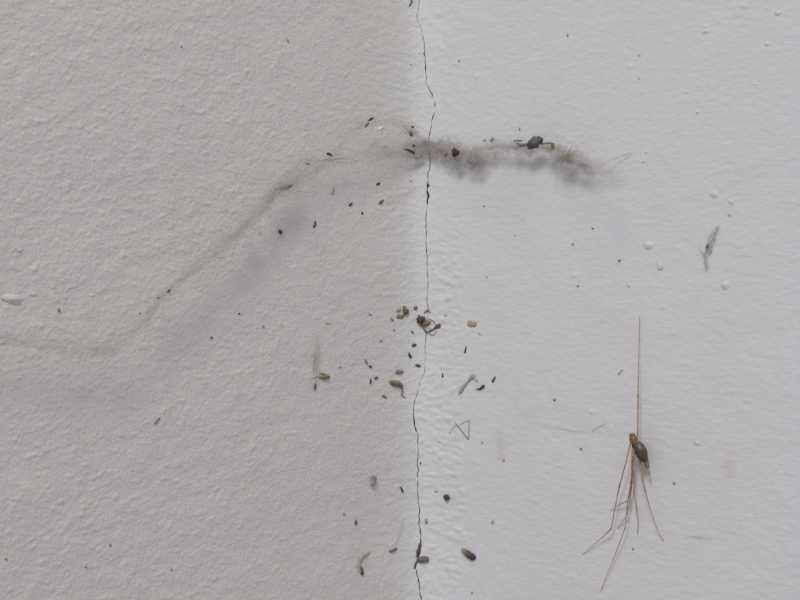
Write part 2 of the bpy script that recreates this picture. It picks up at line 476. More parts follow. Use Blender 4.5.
# ------------------------------------------------------------------ cobweb
def fibres(name, path, n, rad_px, col, parent, seed, part=(0.15, 0.6), per=260, wob=1.0, depth=0.6, org=None, stray=0.08):
    """bundle of fine threads; path rows are (px, py, offset mm, width px, density weight)"""
    r = np.random.default_rng(seed)
    path = np.asarray(path, float)
    base = spine(path, 400)
    seg = np.linalg.norm(np.diff(base[:, :2], axis=0), axis=1); L = np.concatenate([[0], np.cumsum(seg)]); L /= L[-1]
    w = np.clip(base[:, 4], 0, None); cw = np.cumsum(w); cw /= cw[-1]
    t2 = np.gradient(base[:, :2], axis=0); t2 /= np.linalg.norm(t2, axis=1)[:, None]
    nrm = np.stack([-t2[:, 1], t2[:, 0]], -1)
    allV, allF, allC = [], [], []; nv = 0
    for i in range(n):
        m = np.interp(r.random(), cw, L)
        ln = part[0] + (part[1] - part[0]) * r.random() ** 1.5
        a, b_ = max(0, m - ln / 2), min(1, m + ln / 2)
        k = max(8, int(per * (b_ - a)))
        u = np.linspace(a, b_, k)
        def walk(sc):
            q = np.cumsum(r.standard_normal(k + 20)); q = np.convolve(q, np.ones(9) / 9, 'same')[:k]
            q -= np.linspace(q[0], q[-1], k) * 0.6
            q = q - q.mean(); return q / (q.std() + 1e-6) * sc
        g = lambda j: np.interp(u, L, base[:, j])
        nx_, ny_ = np.interp(u, L, nrm[:, 0]), np.interp(u, L, nrm[:, 1])
        W = g(3) * 0.5
        st = 1.9 if r.random() < stray else 1.0
        lat = np.clip((r.standard_normal() * 0.50 + walk(0.40 * wob)), -1.15, 1.15) * W * st
        dep = (r.standard_normal() * 0.5 + walk(0.3)) * W * depth * 0.24 * 0.001
        off = np.maximum(g(2) * 0.001 + dep, 0.00012)
        pts = P(g(0) + nx_ * lat, g(1) + ny_ * lat, off)
        rr = rad_px * 0.00024 * (0.6 + 0.8 * r.random())
        tt = np.gradient(pts, axis=0); tt /= np.linalg.norm(tt, axis=1)[:, None] + 1e-12
        s_ = np.cross(tt, (0, -1, 0.01)); s_ /= np.linalg.norm(s_, axis=1)[:, None] + 1e-12
        u_ = np.cross(s_, tt)
        rv = np.full(k, rr); rv[0] = rv[-1] = rr * 0.2
        ring = [pts + rv[:, None] * (math.cos(q) * s_ + math.sin(q) * u_) for q in (0, 2.094, 4.189)]
        V = np.stack(ring, 1).reshape(-1, 3)
        id_ = np.arange(k * 3).reshape(k, 3) + nv
        Fq = np.stack([id_[:-1], np.roll(id_[:-1], -1, 1), np.roll(id_[1:], -1, 1), id_[1:]], -1).reshape(-1, 4)
        allV.append(V); allF.append(Fq); nv += len(V)
        cc = np.array(lin(col)) * (0.75 + 0.5 * r.random())
        allC.append(np.repeat(cc[None], len(V), 0))
    V = np.concatenate(allV)
    o0 = org if org is not None else V.mean(0)
    me = mesh_np(name, V - o0, np.concatenate(allF), MAT_SILK)
    colour(me, 'tint', np.concatenate(allC))
    o = link(name, me, parent)
    if org is None: o.location = o0
    return o

def membrane(name, path, col, parent, org, seed, arch=1.0, slope=0.0, n=360, m=17):
    """arched sheet of silk along a path; rows are (px, py, offset mm, width px, cover 0..1)"""
    base = spine(path, n)
    rr = np.random.default_rng(seed)
    def wob(sc, k):
        q = np.convolve(rr.standard_normal(n + 4 * k), np.ones(k) / k, 'same')[2 * k:2 * k + n]
        return q / q.std() * sc
    t2 = np.gradient(base[:, :2], axis=0); t2 /= np.linalg.norm(t2, axis=1)[:, None]
    t2 = np.stack([np.convolve(np.pad(t2[:, j], 12, 'edge'), np.ones(25) / 25, 'valid') for j in (0, 1)], -1)
    nr = np.stack([-t2[:, 1], t2[:, 0]], -1)
    v = np.linspace(-1, 1, m)
    up_w = base[:, 3] * 0.5 * np.clip(1 + wob(0.16, 17) + wob(0.12, 5), .4, 1.8)
    dn_w = base[:, 3] * 0.5 * np.clip(1 + wob(0.20, 21) + wob(0.14, 5), .4, 1.9)
    lat = np.where(v[None, :] < 0, up_w[:, None], dn_w[:, None]) * v[None, :]
    crease = fft_noise((n, m), 5, 1.6, seed + 9) * 0.12
    off = base[:, 2][:, None] + (arch * (1 - v[None, :] ** 2) - arch * 0.5 + crease + slope * v[None, :])
    off = np.maximum(off, 0.15) * 0.001
    pts = P(base[:, 0][:, None] + nr[:, :1] * lat, base[:, 1][:, None] + nr[:, 1:] * lat, off)
    idx = np.arange(n * m).reshape(n, m)
    q = np.stack([idx[:-1, :-1], idx[:-1, 1:], idx[1:, 1:], idx[1:, :-1]], -1).reshape(-1, 4)
    me = mesh_np(name, pts.reshape(-1, 3) - org, q, MAT_VEIL)
    cover = np.clip(base[:, 4], 0, 1)[:, None] * np.clip(1 - np.abs(v)[None, :] ** 1.6, 0, 1)
    cover = cover * np.clip(1 + 0.35 * fft_noise((n, m), 7, 1.2, seed + 3), 0.15, 2)
    e = np.clip(np.minimum(np.arange(n), np.arange(n)[::-1]) / 12.0, 0, 1)[:, None]
    c4 = np.ones((n * m, 4), np.float32); c4[:, :3] = lin(col); c4[:, 3] = np.clip(cover * e, 0, 0.95).ravel()
    a = me.color_attributes.new('tint', 'FLOAT_COLOR', 'POINT'); a.data.foreach_set('color', c4.ravel())
    o = link(name, me, parent)
    return o

web = bpy.data.objects.new('cobweb', None); COL.objects.link(web)
WORG = P(430, 147, 0.0); web.location = WORG
tag(web, 'dusty beige cobweb arching across the corner from the left edge to the right wall', 'cobweb')
def webpart(name, path, n, rad, col, seed, **kw):
    o = fibres(name, path, n, rad, col, web, seed, org=WORG, **kw)
    o['kind'] = 'stuff'
    return o
SILK = (150, 136, 128)
TUFT = (146, 130, 120)
left_arm = [(-60, 342, 6.0, 12, .3), (-20, 337, 6.0, 11, .3), (25, 341, 6.0, 11, .33), (60, 347, 6.0, 13, .32), (92, 350, 6.0, 18, .28), (120, 342, 6.2, 20, .28), (148, 319, 6.0, 18, .3), (168, 293, 6.0, 14, .36),
            (200, 263, 6.0, 17, .46), (230, 239, 5.6, 19, .55), (254, 216, 5.0, 19, .52), (272, 195, 4.6, 17, .48), (290, 180, 4.4, 22, .36), (308, 166, 4.0, 26, .26), (332, 158, 3.6, 22, .22), (365, 156, 3.0, 18, .16), (400, 152, 2.4, 16, .22), (432, 147, 2.0, 18, .3)]
membrane('silk_sleeve', [(p[0], p[1], p[2] * .85, p[3], p[4] * 1.3) for p in left_arm], (146, 134, 127), web, WORG, 1, slope=1.7)
webpart('silk_thread', left_arm, 26, 0.10, (158, 146, 138), 1, part=(0.06, 0.3), per=340)
mid = [(398, 152, 2.2, 14, .25), (415, 150, 2.0, 20, .4), (430, 147, 2.0, 21, .6), (445, 150, 2.0, 25, .6), (458, 154, 2.2, 27, .55), (474, 156, 2.4, 26, .5), (490, 149, 2.6, 22, .46), (512, 147, 2.8, 18, .5), (535, 148, 3.0, 19, .55), (552, 149, 3.0, 20, .55), (562, 157, 3.0, 27, .58), (576, 163, 3.0, 27, .56), (592, 168, 2.6, 20, .42), (606, 172, 2.2, 16, .22), (622, 176, 1.8, 14, .12)]
membrane('silk_sleeve', mid, (138, 127, 119), web, WORG, 2, slope=0.5)
webpart('silk_thread', mid, 40, 0.08, (150, 138, 129), 2, part=(0.05, 0.25), per=260)
tuft_a = [(430, 143, 2.4, 12, .25), (446, 151, 2.6, 18, .35), (464, 160, 2.6, 22, .38), (479, 164, 2.6, 16, .36), (488, 160, 2.4, 8, .2)]
membrane('silk_tuft', tuft_a, (142, 127, 117), web, WORG, 3, n=120)
webpart('silk_thread', tuft_a, 16, 0.10, (140, 120, 108), 3, part=(0.1, 0.4), per=70)
tuft_b = [(549, 142, 3.2, 10, .25), (556, 151, 3.4, 17, .38), (567, 161, 3.4, 24, .42), (583, 164, 3.0, 18, .35), (594, 168, 2.6, 10, .2)]
membrane('silk_tuft', tuft_b, (142, 126, 116), web, WORG, 4, n=120)
webpart('silk_thread', tuft_b, 16, 0.10, (144, 126, 115), 4, part=(0.1, 0.4), per=70)
arch_s = [(328, 158, 3.6, 8, .1), (345, 140, 3.4, 12, .14), (362, 124, 3.2, 12, .2), (380, 121, 3.0, 9, .3), (396, 124, 2.8, 10, .36), (412, 132, 2.4, 13, .5), (422, 139, 2.2, 11, .42), (432, 146, 2.0, 12, .4)]
membrane('silk_strand', arch_s, SILK, web, WORG, 5, n=160, m=11)
webpart('silk_thread', arch_s, 8, 0.10, SILK, 5, part=(0.15, 0.5), per=130)
webpart('silk_thread', [(300, 163, 4.0, 3, .6), (330, 160, 3.6, 3, 1), (358, 160, 3.2, 3, .6)], 5, 0.13, (140, 134, 124), 6, part=(0.5, 1.0), per=60)
webpart('silk_thread', [(596, 166, 3.0, 4, 1), (612, 160, 1.5, 2.0, 1), (633, 152, 0.3, 1.0, 1)], 3, 0.13, (156, 148, 142), 7, part=(0.8, 1.2), per=60, stray=0)
webpart('silk_thread', [(386, 200, 1.0, 3, 1), (405, 192, 0.8, 3, 1), (428, 184, 0.5, 3, 1)], 3, 0.10, (162, 156, 150), 8, part=(0.5, 1.0), per=60)

# ------------------------------------------------------------------ the spider: one continuous body
def spider():
    # rows (pixel x, pixel y, offset mm, radius px)
    legs = [
     [(637.5, 438, 4.6, .95), (637.8, 418, 4.4, .75), (638, 396, 4.0, .85), (638.3, 372, 3.0, .55), (639, 345, 1.5, .42), (639.5, 317, .3, .30)],
     [(631, 441, 4.6, .95), (626, 462, 4.6, .75), (619.5, 486, 4.2, .85), (615, 508, 3.4, .60), (611, 529, 2.6, .70), (597, 542, 1.4, .45), (583, 554, .3, .35)],
     [(632.5, 443, 4.8, 1.0), (631.8, 462, 4.8, .85), (631, 482, 4.6, .80), (627.5, 503, 4.0, .75), (625, 528, 3.2, .55), (615, 555, 1.8, .5), (600.5, 591, .3, .35)],
     [(634, 443, 4.6, 1.0), (634, 470, 4.4, .75), (634, 492, 4.0, .7), (636.5, 508, 3.2, .6), (638, 524, 1.6, .45), (637, 534, .4, .3)],
     [(639.5, 458, 3.8, .8), (642, 477, 4.0, .75), (645, 490, 3.8, .65), (649, 505, 3.4, .55), (658, 531, 1.4, .42), (664, 541, .3, .3)],
     [(642, 455, 3.6, .7), (646, 466, 3.6, .7), (649.6, 475.5, 3.2, .62), (648.6, 467, 2.6, .5), (647.2, 456, 2.0, .42), (646, 448, .9, .35)],
     [(633, 443, 4.0, .9), (632.8, 465, 3.8, .75), (631, 488, 3.2, .7), (628, 500, 2.8, .65), (619, 505, 1.8, .5), (610.5, 510, .3, .35)],
     [(633.5, 444, 4.2, .9), (633, 475, 3.8, .7), (630, 500, 3.0, .6), (627, 515, 2.0, .5), (622, 522, 1.0, .45), (617.5, 528, .3, .35)]]
    legs = [[(q[0], q[1], q[2] * 0.6 if q[2] > .5 else q[2], q[3]) for q in lg] for lg in legs]
    org = P(636, 447, 0.0)
    mm = mm_per_px(638) / 1000
    bm = bmesh.new()
    legpts = []
    for lg in legs:
        c = spine(lg, 60)
        # knees stay angular: straight runs between joints
        a = np.asarray(lg, float); tt = np.linspace(0, len(a) - 1, 60)
        lin_ = np.stack([np.interp(tt, np.arange(len(a)), a[:, j]) for j in range(4)], -1)
        c = 0.35 * c + 0.65 * lin_
        pts = P(c[:, 0], c[:, 1], c[:, 2] * 0.001) - org
        rad = np.maximum(c[:, 3] * 0.92, 0.36) * mm
        legpts.append((pts, rad))
        me = tube_mesh('tmp', pts, rad, 8, MAT_SPIDER, [(1, 1, 1), (1, 1, 1)])
        bm.from_mesh(me); bpy.data.meshes.remove(me)
    def egg(px0, py0, o0, px1, py1, o1, prof, squash=1.0):
        a = P(px0, py0, o0 * .001) - org; b_ = P(px1, py1, o1 * .001) - org
        n = 18
        f = np.linspace(0, 1, n)
        pts = a + (b_ - a) * f[:, None]
        rad = np.array([prof(q) for q in f]) * mm
        me = tube_mesh('tmp', pts, rad, 14, MAT_SPIDER, [(1, 1, 1), (1, 1, 1)])
        bm.from_mesh(me); bpy.data.meshes.remove(me)
        return pts
    # abdomen, waist and head-chest overlap into one form
    ab = egg(636.2, 440.5, 2.9, 645.3, 462.2, 2.6, lambda q: 6.2 * max(.02, math.sin(math.pi * min(1, q))) ** 0.5)
    ch = egg(630.8, 433.6, 3.0, 636.8, 446.0, 2.9, lambda q: 4.1 * max(.03, math.sin(math.pi * q)) ** 0.6)
    hd = egg(629.0, 435.5, 3.0, 635.5, 435.0, 2.8, lambda q: 2.1 * max(.05, math.sin(math.pi * q)) ** 0.6)
    for s in ((631, 438, 627.9 + 1.6, 441), (631.5, 437, 629.6, 433.8)):   # palps
        egg(s[0], s[1], 3.2, s[2], s[3], 3.6, lambda q: 0.95 * max(.1, math.sin(math.pi * (0.15 + 0.8 * q))) ** .6)
    me = bpy.data.meshes.new('cellar_spider')
    bm.to_mesh(me); bm.free()
    tmp = bpy.data.objects.new('tmp', me); COL.objects.link(tmp)
    rm = tmp.modifiers.new('r', 'REMESH'); rm.mode = 'VOXEL'; rm.voxel_size = 0.000065; rm.use_smooth_shade = True
    sm = tmp.modifiers.new('s', 'SMOOTH'); sm.iterations = 2; sm.factor = 0.4
    dg = bpy.context.evaluated_depsgraph_get()
    me2 = bpy.data.meshes.new_from_object(tmp.evaluated_get(dg))
    bpy.data.objects.remove(tmp)
    me2.name = 'cellar_spider'
    me2.materials.clear(); me2.materials.append(MAT_SPIDER)
    n = len(me2.vertices)
    co = np.empty(n * 3, np.float32); me2.vertices.foreach_get('co', co); co = co.reshape(-1, 3)
    # colouring: tan legs with dark knees, olive brown abdomen with a darker flank and tip, orange brown chest
    def near(pts):
        dmin = np.full(n, 9.0); arg = np.zeros(n, int)
        for i, p in enumerate(pts):
            d = np.linalg.norm(co - p, axis=1); k = d < dmin
            dmin[k] = d[k]; arg[k] = i
        return dmin, arg
    C = np.ones((n, 3)) * np.array(lin((150, 112, 76)))
    knees = []
    for lg in legs:
        for q in lg[2:3] + ([lg[4]] if len(lg) > 6 else []):
            knees.append(P(q[0], q[1], q[2] * .001) - org)
    dk, _ = near(knees)
    dist_root = np.linalg.norm(co - (P(635, 443, .0028) - org), axis=1)
    far = np.clip(dist_root / 0.022, 0, 1)[:, None]
    C = C * (1 - far) + np.array(lin((146, 112, 90))) * far
    kk = np.exp(-(dk / 0.0004) ** 2)[:, None]
    C = C * (1 - kk) + np.array(lin((66, 52, 44))) * kk
    dc, ic = near(ch)
    m_ = (dc < 4.6 * mm)[:, None]
    f = np.clip(ic / 17, 0, 1)[:, None]
    cc = np.array([0.12, 0.088, 0.044]) * (1 - f) + np.array([0.27, 0.12, 0.03]) * f
    C = np.where(m_, cc, C)
    da, ia = near(ab)
    m_ = ((da < 6.9 * mm) & (ia > 1))[:, None]
    f = np.clip((ia - 3) / 14, 0, 1)[:, None]
    ca = np.array([0.15, 0.098, 0.036]) * (1 - f) + np.array([0.085, 0.053, 0.026]) * f
    side = np.clip(((co - ab[9]) @ (np.array([-0.92, 0.0, -0.38]))) / (6 * mm) + 0.25, 0, 1)[:, None]
    ca = ca * (1 - 0.85 * side) + np.array([0.075, 0.036, 0.026]) * 0.85 * side
    C = np.where(m_, ca, C)
    colour(me2, 'tint', C)
    me2.polygons.foreach_set('use_smooth', [True] * len(me2.polygons))
    o = link('cellar_spider', me2, None, org)
    return tag(o, 'long legged brown cellar spider hanging head up on the right wall', 'spider')
spider()

# ------------------------------------------------------------------ dead insects and shed skins (things with parts)
def thing(name, label, cat, px, py, group=None, lift=0.0):
    o = bpy.data.objects.new(name, None); COL.objects.link(o)
    o.location = P(px, py, lift)
    tag(o, label, cat, group)
    return o
def part(root, name, ctrl, cols, **kw):
    return solid(name, ctrl, cols, parent=root, base=np.array(root.location), **kw)

r = thing('dead_fly', 'large dark dead fly wrapped in the cobweb on the right wall', 'insect', 535, 142)
LF = 0.0034
part(r, 'abdomen', [(529, 143.5, 3.2), (536, 141, 5.2), (542, 139.5, 3.4)], [(82, 76, 70), (92, 90, 82), (74, 76, 66)], flat=.8, lift=LF)
part(r, 'thorax', [(528, 146, 2.6), (533, 145.5, 3.0), (538, 146, 2.0)], [(72, 62, 58), (80, 68, 62)], flat=.8, lift=LF)
part(r, 'wing', [(513.5, 141, .8), (518, 140.6, 1.3), (522, 141, .7)], [(112, 106, 100), (100, 94, 90)], flat=.25, lift=LF)
part(r, 'wing', [(517, 143.2, .9), (522, 145, 1.6), (529, 143.5, 1.2)], [(104, 100, 92), (92, 86, 80)], flat=.3, lift=LF)
part(r, 'leg', [(541, 144, .7), (546, 143.4, .9), (550, 143.2, .8), (553.5, 144, .9)], [(110, 108, 90), (100, 94, 72)], flat=.7, lift=LF)
part(r, 'foot', [(551, 143.8, 1.5), (552.5, 146, 2.1), (553.8, 148.2, 1.3)], [(108, 98, 62), (92, 84, 60)], lift=LF)

r = thing('dead_insect', 'reddish brown broken insect lying over the crack beside the olive clump', 'insect', 429, 325)
part(r, 'head', [(417.6, 321.4, 3.0), (420.6, 319.8, 4.4), (424.5, 318.2, 3.0)], [(66, 54, 52), (80, 64, 56)], flat=.8, rough=.4)
part(r, 'body', [(421.5, 325, 1.8), (425.5, 323.4, 3.4), (430.5, 321.5, 1.6)], [(96, 74, 60), (128, 102, 84)], flat=.5, rough=.4)
part(r, 'abdomen', [(434.5, 327.6, 1.2), (438, 325.8, 2.1), (440, 325, 1.3)], [(104, 80, 74), (82, 64, 60)], flat=.8)
part(r, 'leg', [(424, 313.5, .45), (427.3, 310.5, .8), (430, 313, .5)], [(112, 100, 98), (100, 90, 88)], n=12)
part(r, 'leg', [(429, 319, .5), (433, 321, .6), (436, 326, .6)], [(140, 116, 108), (110, 86, 80)], n=12)
part(r, 'leg', [(422, 325, .6), (424.5, 330, .8), (427.5, 332.5, .9)], [(108, 94, 84), (86, 76, 74)], n=12)
part(r, 'leg', [(428.5, 331.5, .9), (433, 329.5, 1.0), (437, 327.5, .9)], [(112, 86, 80), (100, 76, 70)], n=12)
part(r, 'leg', [(427, 331, .6), (429.5, 333.5, .6), (433, 334.5, .5), (436, 331, .5)], [(146, 126, 120), (136, 116, 112)], n=12)
part(r, 'wing', [(427.5, 327, 1.4), (431.5, 325.5, 2.4), (433.5, 323, 1.2)], [(170, 156, 152), (164, 150, 146)], flat=.12)

r = thing('small_fly', 'tiny tan fly beside the grey smear on the left wall', 'insect', 323, 376)
part(r, 'body', [(319.5, 377.2, 1.0), (325, 377.3, 2.2), (329.5, 376.8, 1.3)], [(128, 112, 84), (86, 74, 54)], flat=.8)
part(r, 'wing', [(319, 372.5, .7), (322, 373.6, 1.0), (326.5, 375.4, .9)], [(134, 122, 96), (116, 102, 76)], flat=.3)
part(r, 'leg', [(312, 379, .4), (316, 377, .5), (320, 377.2, .5)], [(140, 134, 126), (120, 112, 100)], n=10)
bit('dark_fragment', 'thin dark sliver at the foot of the grey smear by the tiny tan fly', 'debris', None, [(314.6, 389.5, .6), (315.3, 387, 1.3), (316, 384.2, .5)], DK)
o = tag(fibres('dust_streak', [(313, 338, .15, 3, .4), (314, 352, .15, 5, .7), (315.3, 366, .15, 5, 1), (315.6, 380, .15, 5, 1.2), (315, 392, .15, 3, .5)], 14, .14, (146, 138, 130), None, 30, part=(.1, .4), per=60), 'upright streak of grey dust beside the tiny tan fly', 'dust', None, 'stuff')

r = thing('insect_remains', 'brown insect body with trailing leg left of the crack, below the olive flake', 'insect', 397, 384)
part(r, 'body', [(390.5, 382.2, 2.0), (396, 383.4, 3.0), (402, 385.6, 2.0)], [(96, 82, 66), (104, 92, 76), (96, 92, 80)], flat=.7)
part(r, 'back_plate', [(392.5, 381.4, .9), (396, 381.8, 1.3), (400, 383, .8)], [(150, 122, 98), (138, 112, 90)], flat=.6, lift=.0004)
part(r, 'leg', [(401, 387, 1.0), (403, 391, 1.2), (402, 394.5, .9), (405.5, 397.5, .5)], [(112, 108, 96), (128, 124, 114)], flat=.5, n=12)

r = thing('shed_skin', 'pale brown curled shed skin below the tan pellet on the left wall', 'shed skin', 362, 565)
part(r, 'husk', [(369.5, 554, 1.0), (365.5, 555.6, 2.4), (361.5, 558, 3.0), (359.6, 563, 2.7), (359.6, 568, 2.2), (361, 572, 1.4)], [(150, 136, 126), (154, 138, 130), (160, 148, 140)], flat=.4, n=16)
part(r, 'head', [(361, 566.5, .9), (361.8, 570, 1.9), (362.4, 574.6, 2.0)], [(110, 92, 80), (74, 58, 50)], flat=.8)
part(r, 'leg', [(363, 569, .4), (365.5, 565.5, .4), (366.5, 560.5, .3)], [(130, 118, 112), (150, 140, 134)], n=10)
part(r, 'leg', [(356, 573, .4), (358.5, 572, .6), (361, 572.5, .6)], [(150, 134, 126), (130, 112, 104)], n=10)

r = thing('larva_husk', 'pale grey bent larva husk on the right wall above the cast-off leg', 'shed skin', 469, 384)
part(r, 'husk', [(460, 393, 1.8), (462.5, 388, 2.1), (466.5, 383.5, 1.4), (470.5, 378.5, 2.1), (474, 377, 2.3)], [(150, 146, 140), (136, 131, 125), (142, 138, 131)], flat=.45, n=16)
part(r, 'tail', [(473, 377.5, 1.4), (476, 379.6, 1.5), (478, 381.8, .8)], [(150, 146, 140), (158, 154, 150)], flat=.4)

r = thing('cast_off_leg', 'thin triangular bent cast-off spider leg on the right wall', 'spider leg', 460, 430)
LG = [(134, 128, 114), (112, 106, 100)]
part(r, 'thigh', [(446.5, 437.2, .25), (452, 430, .35), (456, 424, .55)], [(160, 152, 140), (140, 130, 110)], n=10, taper=False)
part(r, 'shin', [(455, 422.5, .7), (461.5, 431, .6), (468.4, 439.4, .45)], LG, n=10, taper=False)
part(r, 'foot', [(468.4, 439.4, .45), (468.8, 430, .4), (469.2, 420.3, .35)], LG, n=10, taper=False)
part(r, 'foot', [(469.2, 420.3, .3), (464, 422.4, .3), (457.5, 426, .3)], [(150, 144, 138), (150, 144, 138)], n=10, taper=False)

# ------------------------------------------------------------------ single fragments, pellets and specks
G1 = 'bits caught in the cobweb'
G2 = 'bits under the cobweb left of the crack'
G3 = 'bits scattered around the brown insect'
G4 = 'pellets at the foot of the picture'
B = bit
WEBD = 0.0032
B('dark_fragment', 'dark bit at the very top edge beside the crack', 'debris', None, [(411.8, -1, 1.1), (411, 3, 1.3), (409.3, 6.8, .8)], [(104, 98, 90), (86, 80, 74)])
B('dark_fragment', 'dark bit on top of the arched strand, upper of a pair', 'debris', G1, [(368.5, 120.8, 1.0), (371, 119.2, 1.5), (373.4, 118, .9)], DK, lift=.003)
B('dark_fragment', 'thin dark bit below the arched strand end, lower of a pair', 'debris', G1, [(365, 127, .6), (366.8, 125, 1.1), (368.8, 123, .7)], BR, lift=.003)
B('pale_flake', 'pale pinkish flake under the arched strand of the cobweb', 'debris', G1, [(378.5, 129.6, 1.2), (381, 128.4, 2.0), (384, 127.2, 1.2)], [(190, 178, 172), (182, 168, 162)], lift=.003)
B('dark_fragment', 'dark blurred clump where the arched strand nears the crack', 'debris', G1, [(409.5, 131.5, 1.5), (411, 134, 2.3), (412.5, 136, 1.2)], [(110, 92, 82), (84, 70, 62)], lift=.0036)
B('brown_fragment', 'small brown bit just above the blurred clump near the crack', 'debris', G1, [(411, 126.4, .8), (412.5, 126.8, 1.3), (414, 127.6, .7)], BR, lift=.0036)
B('dark_speck', 'black speck between the two cobweb strands left of the crack', 'speck', G1, [(412.6, 146.2, 1.0), (413.8, 146, 1.4), (415, 146.3, .8)], DK, lift=.0034)
B('dark_fragment', 'long dark shred in the cobweb just left of the crack', 'debris', G1, [(404, 149.8, .6), (408, 150.2, 1.1), (411.5, 151.8, 1.4), (414.5, 153.6, .8)], DK, lift=.0034)
B('grey_fragment', 'grey smudged tatter below the long dark shred in the cobweb', 'debris', G1, [(413.5, 156, 1.2), (417, 156.5, 2.2), (422, 154.5, 1.3)], [(146, 136, 132), (152, 142, 138)], flat=.3, lift=.002)
B('dark_fragment', 'black jagged pellet in the cobweb just right of the crack', 'debris', G1, [(452.4, 150, 1.8), (455.5, 152.8, 3.9), (459, 151.5, 2.4)], [(66, 50, 44), (54, 42, 38)], rough=.35, lift=.0042)
B('dark_fragment', 'pointed black shard rising from the jagged pellet in the cobweb', 'debris', G1, [(454.8, 151, 1.4), (454.2, 148.8, 1.1), (453.8, 146.6, .5)], DK, lift=.0046)
B('brown_fragment', 'small brown bit left of the jagged black pellet in the cobweb', 'debris', G1, [(445, 156.8, .9), (446, 155, 1.5), (447, 153.4, .8)], BR, lift=.0038)
B('brown_fragment', 'brown crumb at the lower right end of the cobweb tuft by the crack', 'debris', G1, [(475.5, 163.5, 1.0), (477.5, 162.6, 1.5), (479, 162, .8)], [(132, 108, 94), (120, 98, 86)], lift=.0038)
B('brown_fragment', 'faint olive crumb inside the cobweb tuft right of the jagged pellet', 'debris', G1, [(467, 160.5, 1.0), (469, 161, 1.5), (471, 160.6, .8)], [(124, 112, 98), (116, 104, 90)], lift=.0038)
B('grey_fragment', 'grey bit on the upper edge of the cobweb between the black pellet and fly', 'debris', G1, [(490.6, 141.2, 1.2), (492.2, 139.6, 1.9), (493.6, 138.2, 1.0)], GY, lift=.003)
B('grey_fragment', 'small faint grey bit left of the grey bit on the cobweb top edge', 'debris', G1, [(483, 141, .9), (484.6, 140.2, 1.4), (486, 140.4, .8)], [(150, 144, 140), (140, 134, 130)], lift=.003)
B('dark_speck', 'tiny dark fleck on the right wall above the fly in the cobweb', 'speck', None, [(519.6, 131, .45), (519.5, 129.2, .8), (519.4, 127.6, .4)], [(116, 108, 108), (100, 92, 92)])
B('brown_fragment', 'dark brown bit where the cobweb bends down at the left', 'debris', G1, [(283, 189.6, 1.0), (287.5, 187.4, 2.0), (292, 185.4, 1.0)], [(92, 80, 72), (70, 60, 54)], lift=.0042)
B('brown_fragment', 'pale brown smear beside the dark bit where the cobweb bends', 'debris', G1, [(275, 188, 1.2), (279, 188.6, 2.2), (284, 188, 1.4)], [(154, 142, 132), (136, 124, 114)], flat=.25, lift=.004)
B('tan_fragment', 'orange tan crumb on the cobweb above the bend', 'debris', G1, [(304.8, 161.6, 1.0), (307, 163, 1.8), (309.6, 163.6, 1.0)], [(168, 146, 112), (150, 124, 92)], lift=.004)
B('dark_fragment', 'dark oval bit above the middle of the left cobweb arm', 'debris', G1, [(326.8, 153.6, 1.0), (329.4, 154.2, 1.7), (332, 155, 1.0)], DK, lift=.0036)
B('brown_fragment', 'faint brown upright bit under the left cobweb arm', 'debris', G2, [(333.6, 188, .7), (333.4, 191, 1.1), (332, 194, 1.2)], [(142, 132, 120), (120, 108, 96)])
B('dark_fragment', 'small dark bit under the cobweb, highest near the crack', 'debris', G2, [(376, 184.8, .8), (378, 184, 1.4), (380, 183.6, .8)], DK)
B('dark_fragment', 'dark brown slanted bit under the cobweb nearest below the highest one', 'debris', G2, [(378.4, 204.4, 1.0), (381, 202.2, 1.8), (383.6, 200, 1.2)], [(104, 92, 84), (86, 76, 70)])
B('dark_fragment', 'small dark slanted bit in the middle of those under the cobweb', 'debris', G2, [(349, 206, .8), (350.6, 204.6, 1.4), (352.2, 203.4, .8)], DK)
B('dark_speck', 'round black speck under the cobweb right of the middle slanted bit', 'speck', G2, [(361.2, 213, .9), (362.3, 213.2, 1.4), (363.4, 213.2, .9)], DK)
B('dark_fragment', 'dark bent upright bit under the left cobweb arm', 'debris', G2, [(315.3, 221, 1.1), (315.2, 224, 1.5), (313.8, 227.6, 1.3)], BR)
B('dark_fragment', 'dark round pellet leftmost of those under the cobweb', 'debris', G2, [(279.4, 230, 1.6), (280.6, 231.8, 2.2), (281.4, 234, 1.5)], [(82, 70, 64), (70, 60, 54)])
B('grey_fragment', 'faint grey fleck left of the leftmost dark pellet under the cobweb', 'speck', G2, [(260.2, 230.4, .6), (260, 232.4, 1.0), (259.8, 234.4, .6)], [(150, 146, 140), (146, 142, 136)])
B('grey_fragment', 'thin grey splinter just left of the black chips in the crack', 'debris', G2, [(410, 180.2, .5), (411.5, 182, .7), (413, 183.8, .5)], GY)
B('dark_speck', 'black chip lodged in the crack, upper of two', 'speck', 'chips lodged in the crack', [(427.6, 184.8, 1.0), (428.4, 185.2, 1.6), (429.4, 184.6, 1.0)], [(46, 40, 40), (52, 46, 44)])
B('dark_fragment', 'black jagged chip lodged in the crack, lower of two', 'debris', 'chips lodged in the crack', [(426.4, 190.6, .7), (427.8, 193.4, 1.3), (428.6, 196.8, 1.0), (427.4, 199, .5)], [(46, 40, 40), (60, 54, 52)])
B('dark_fragment', 'dark bit riding on the left cobweb arm halfway down', 'debris', G1, [(167.4, 292.4, .9), (169, 291, 1.5), (170.6, 290, .9)], DK, lift=.0062)
B('brown_fragment', 'tiny brown speck just below the dark bit on the left cobweb arm', 'speck', G1, [(157.4, 298.4, .6), (158.4, 298, .9), (159.4, 297.6, .6)], BR, lift=.0062)
B('brown_fragment', 'tiny grey brown speck, left of a pair low on the left cobweb arm', 'speck', G1, [(139, 314, .6), (140.2, 313.4, 1.1), (141.4, 313, .6)], [(124, 112, 104), (112, 100, 92)], lift=.006)
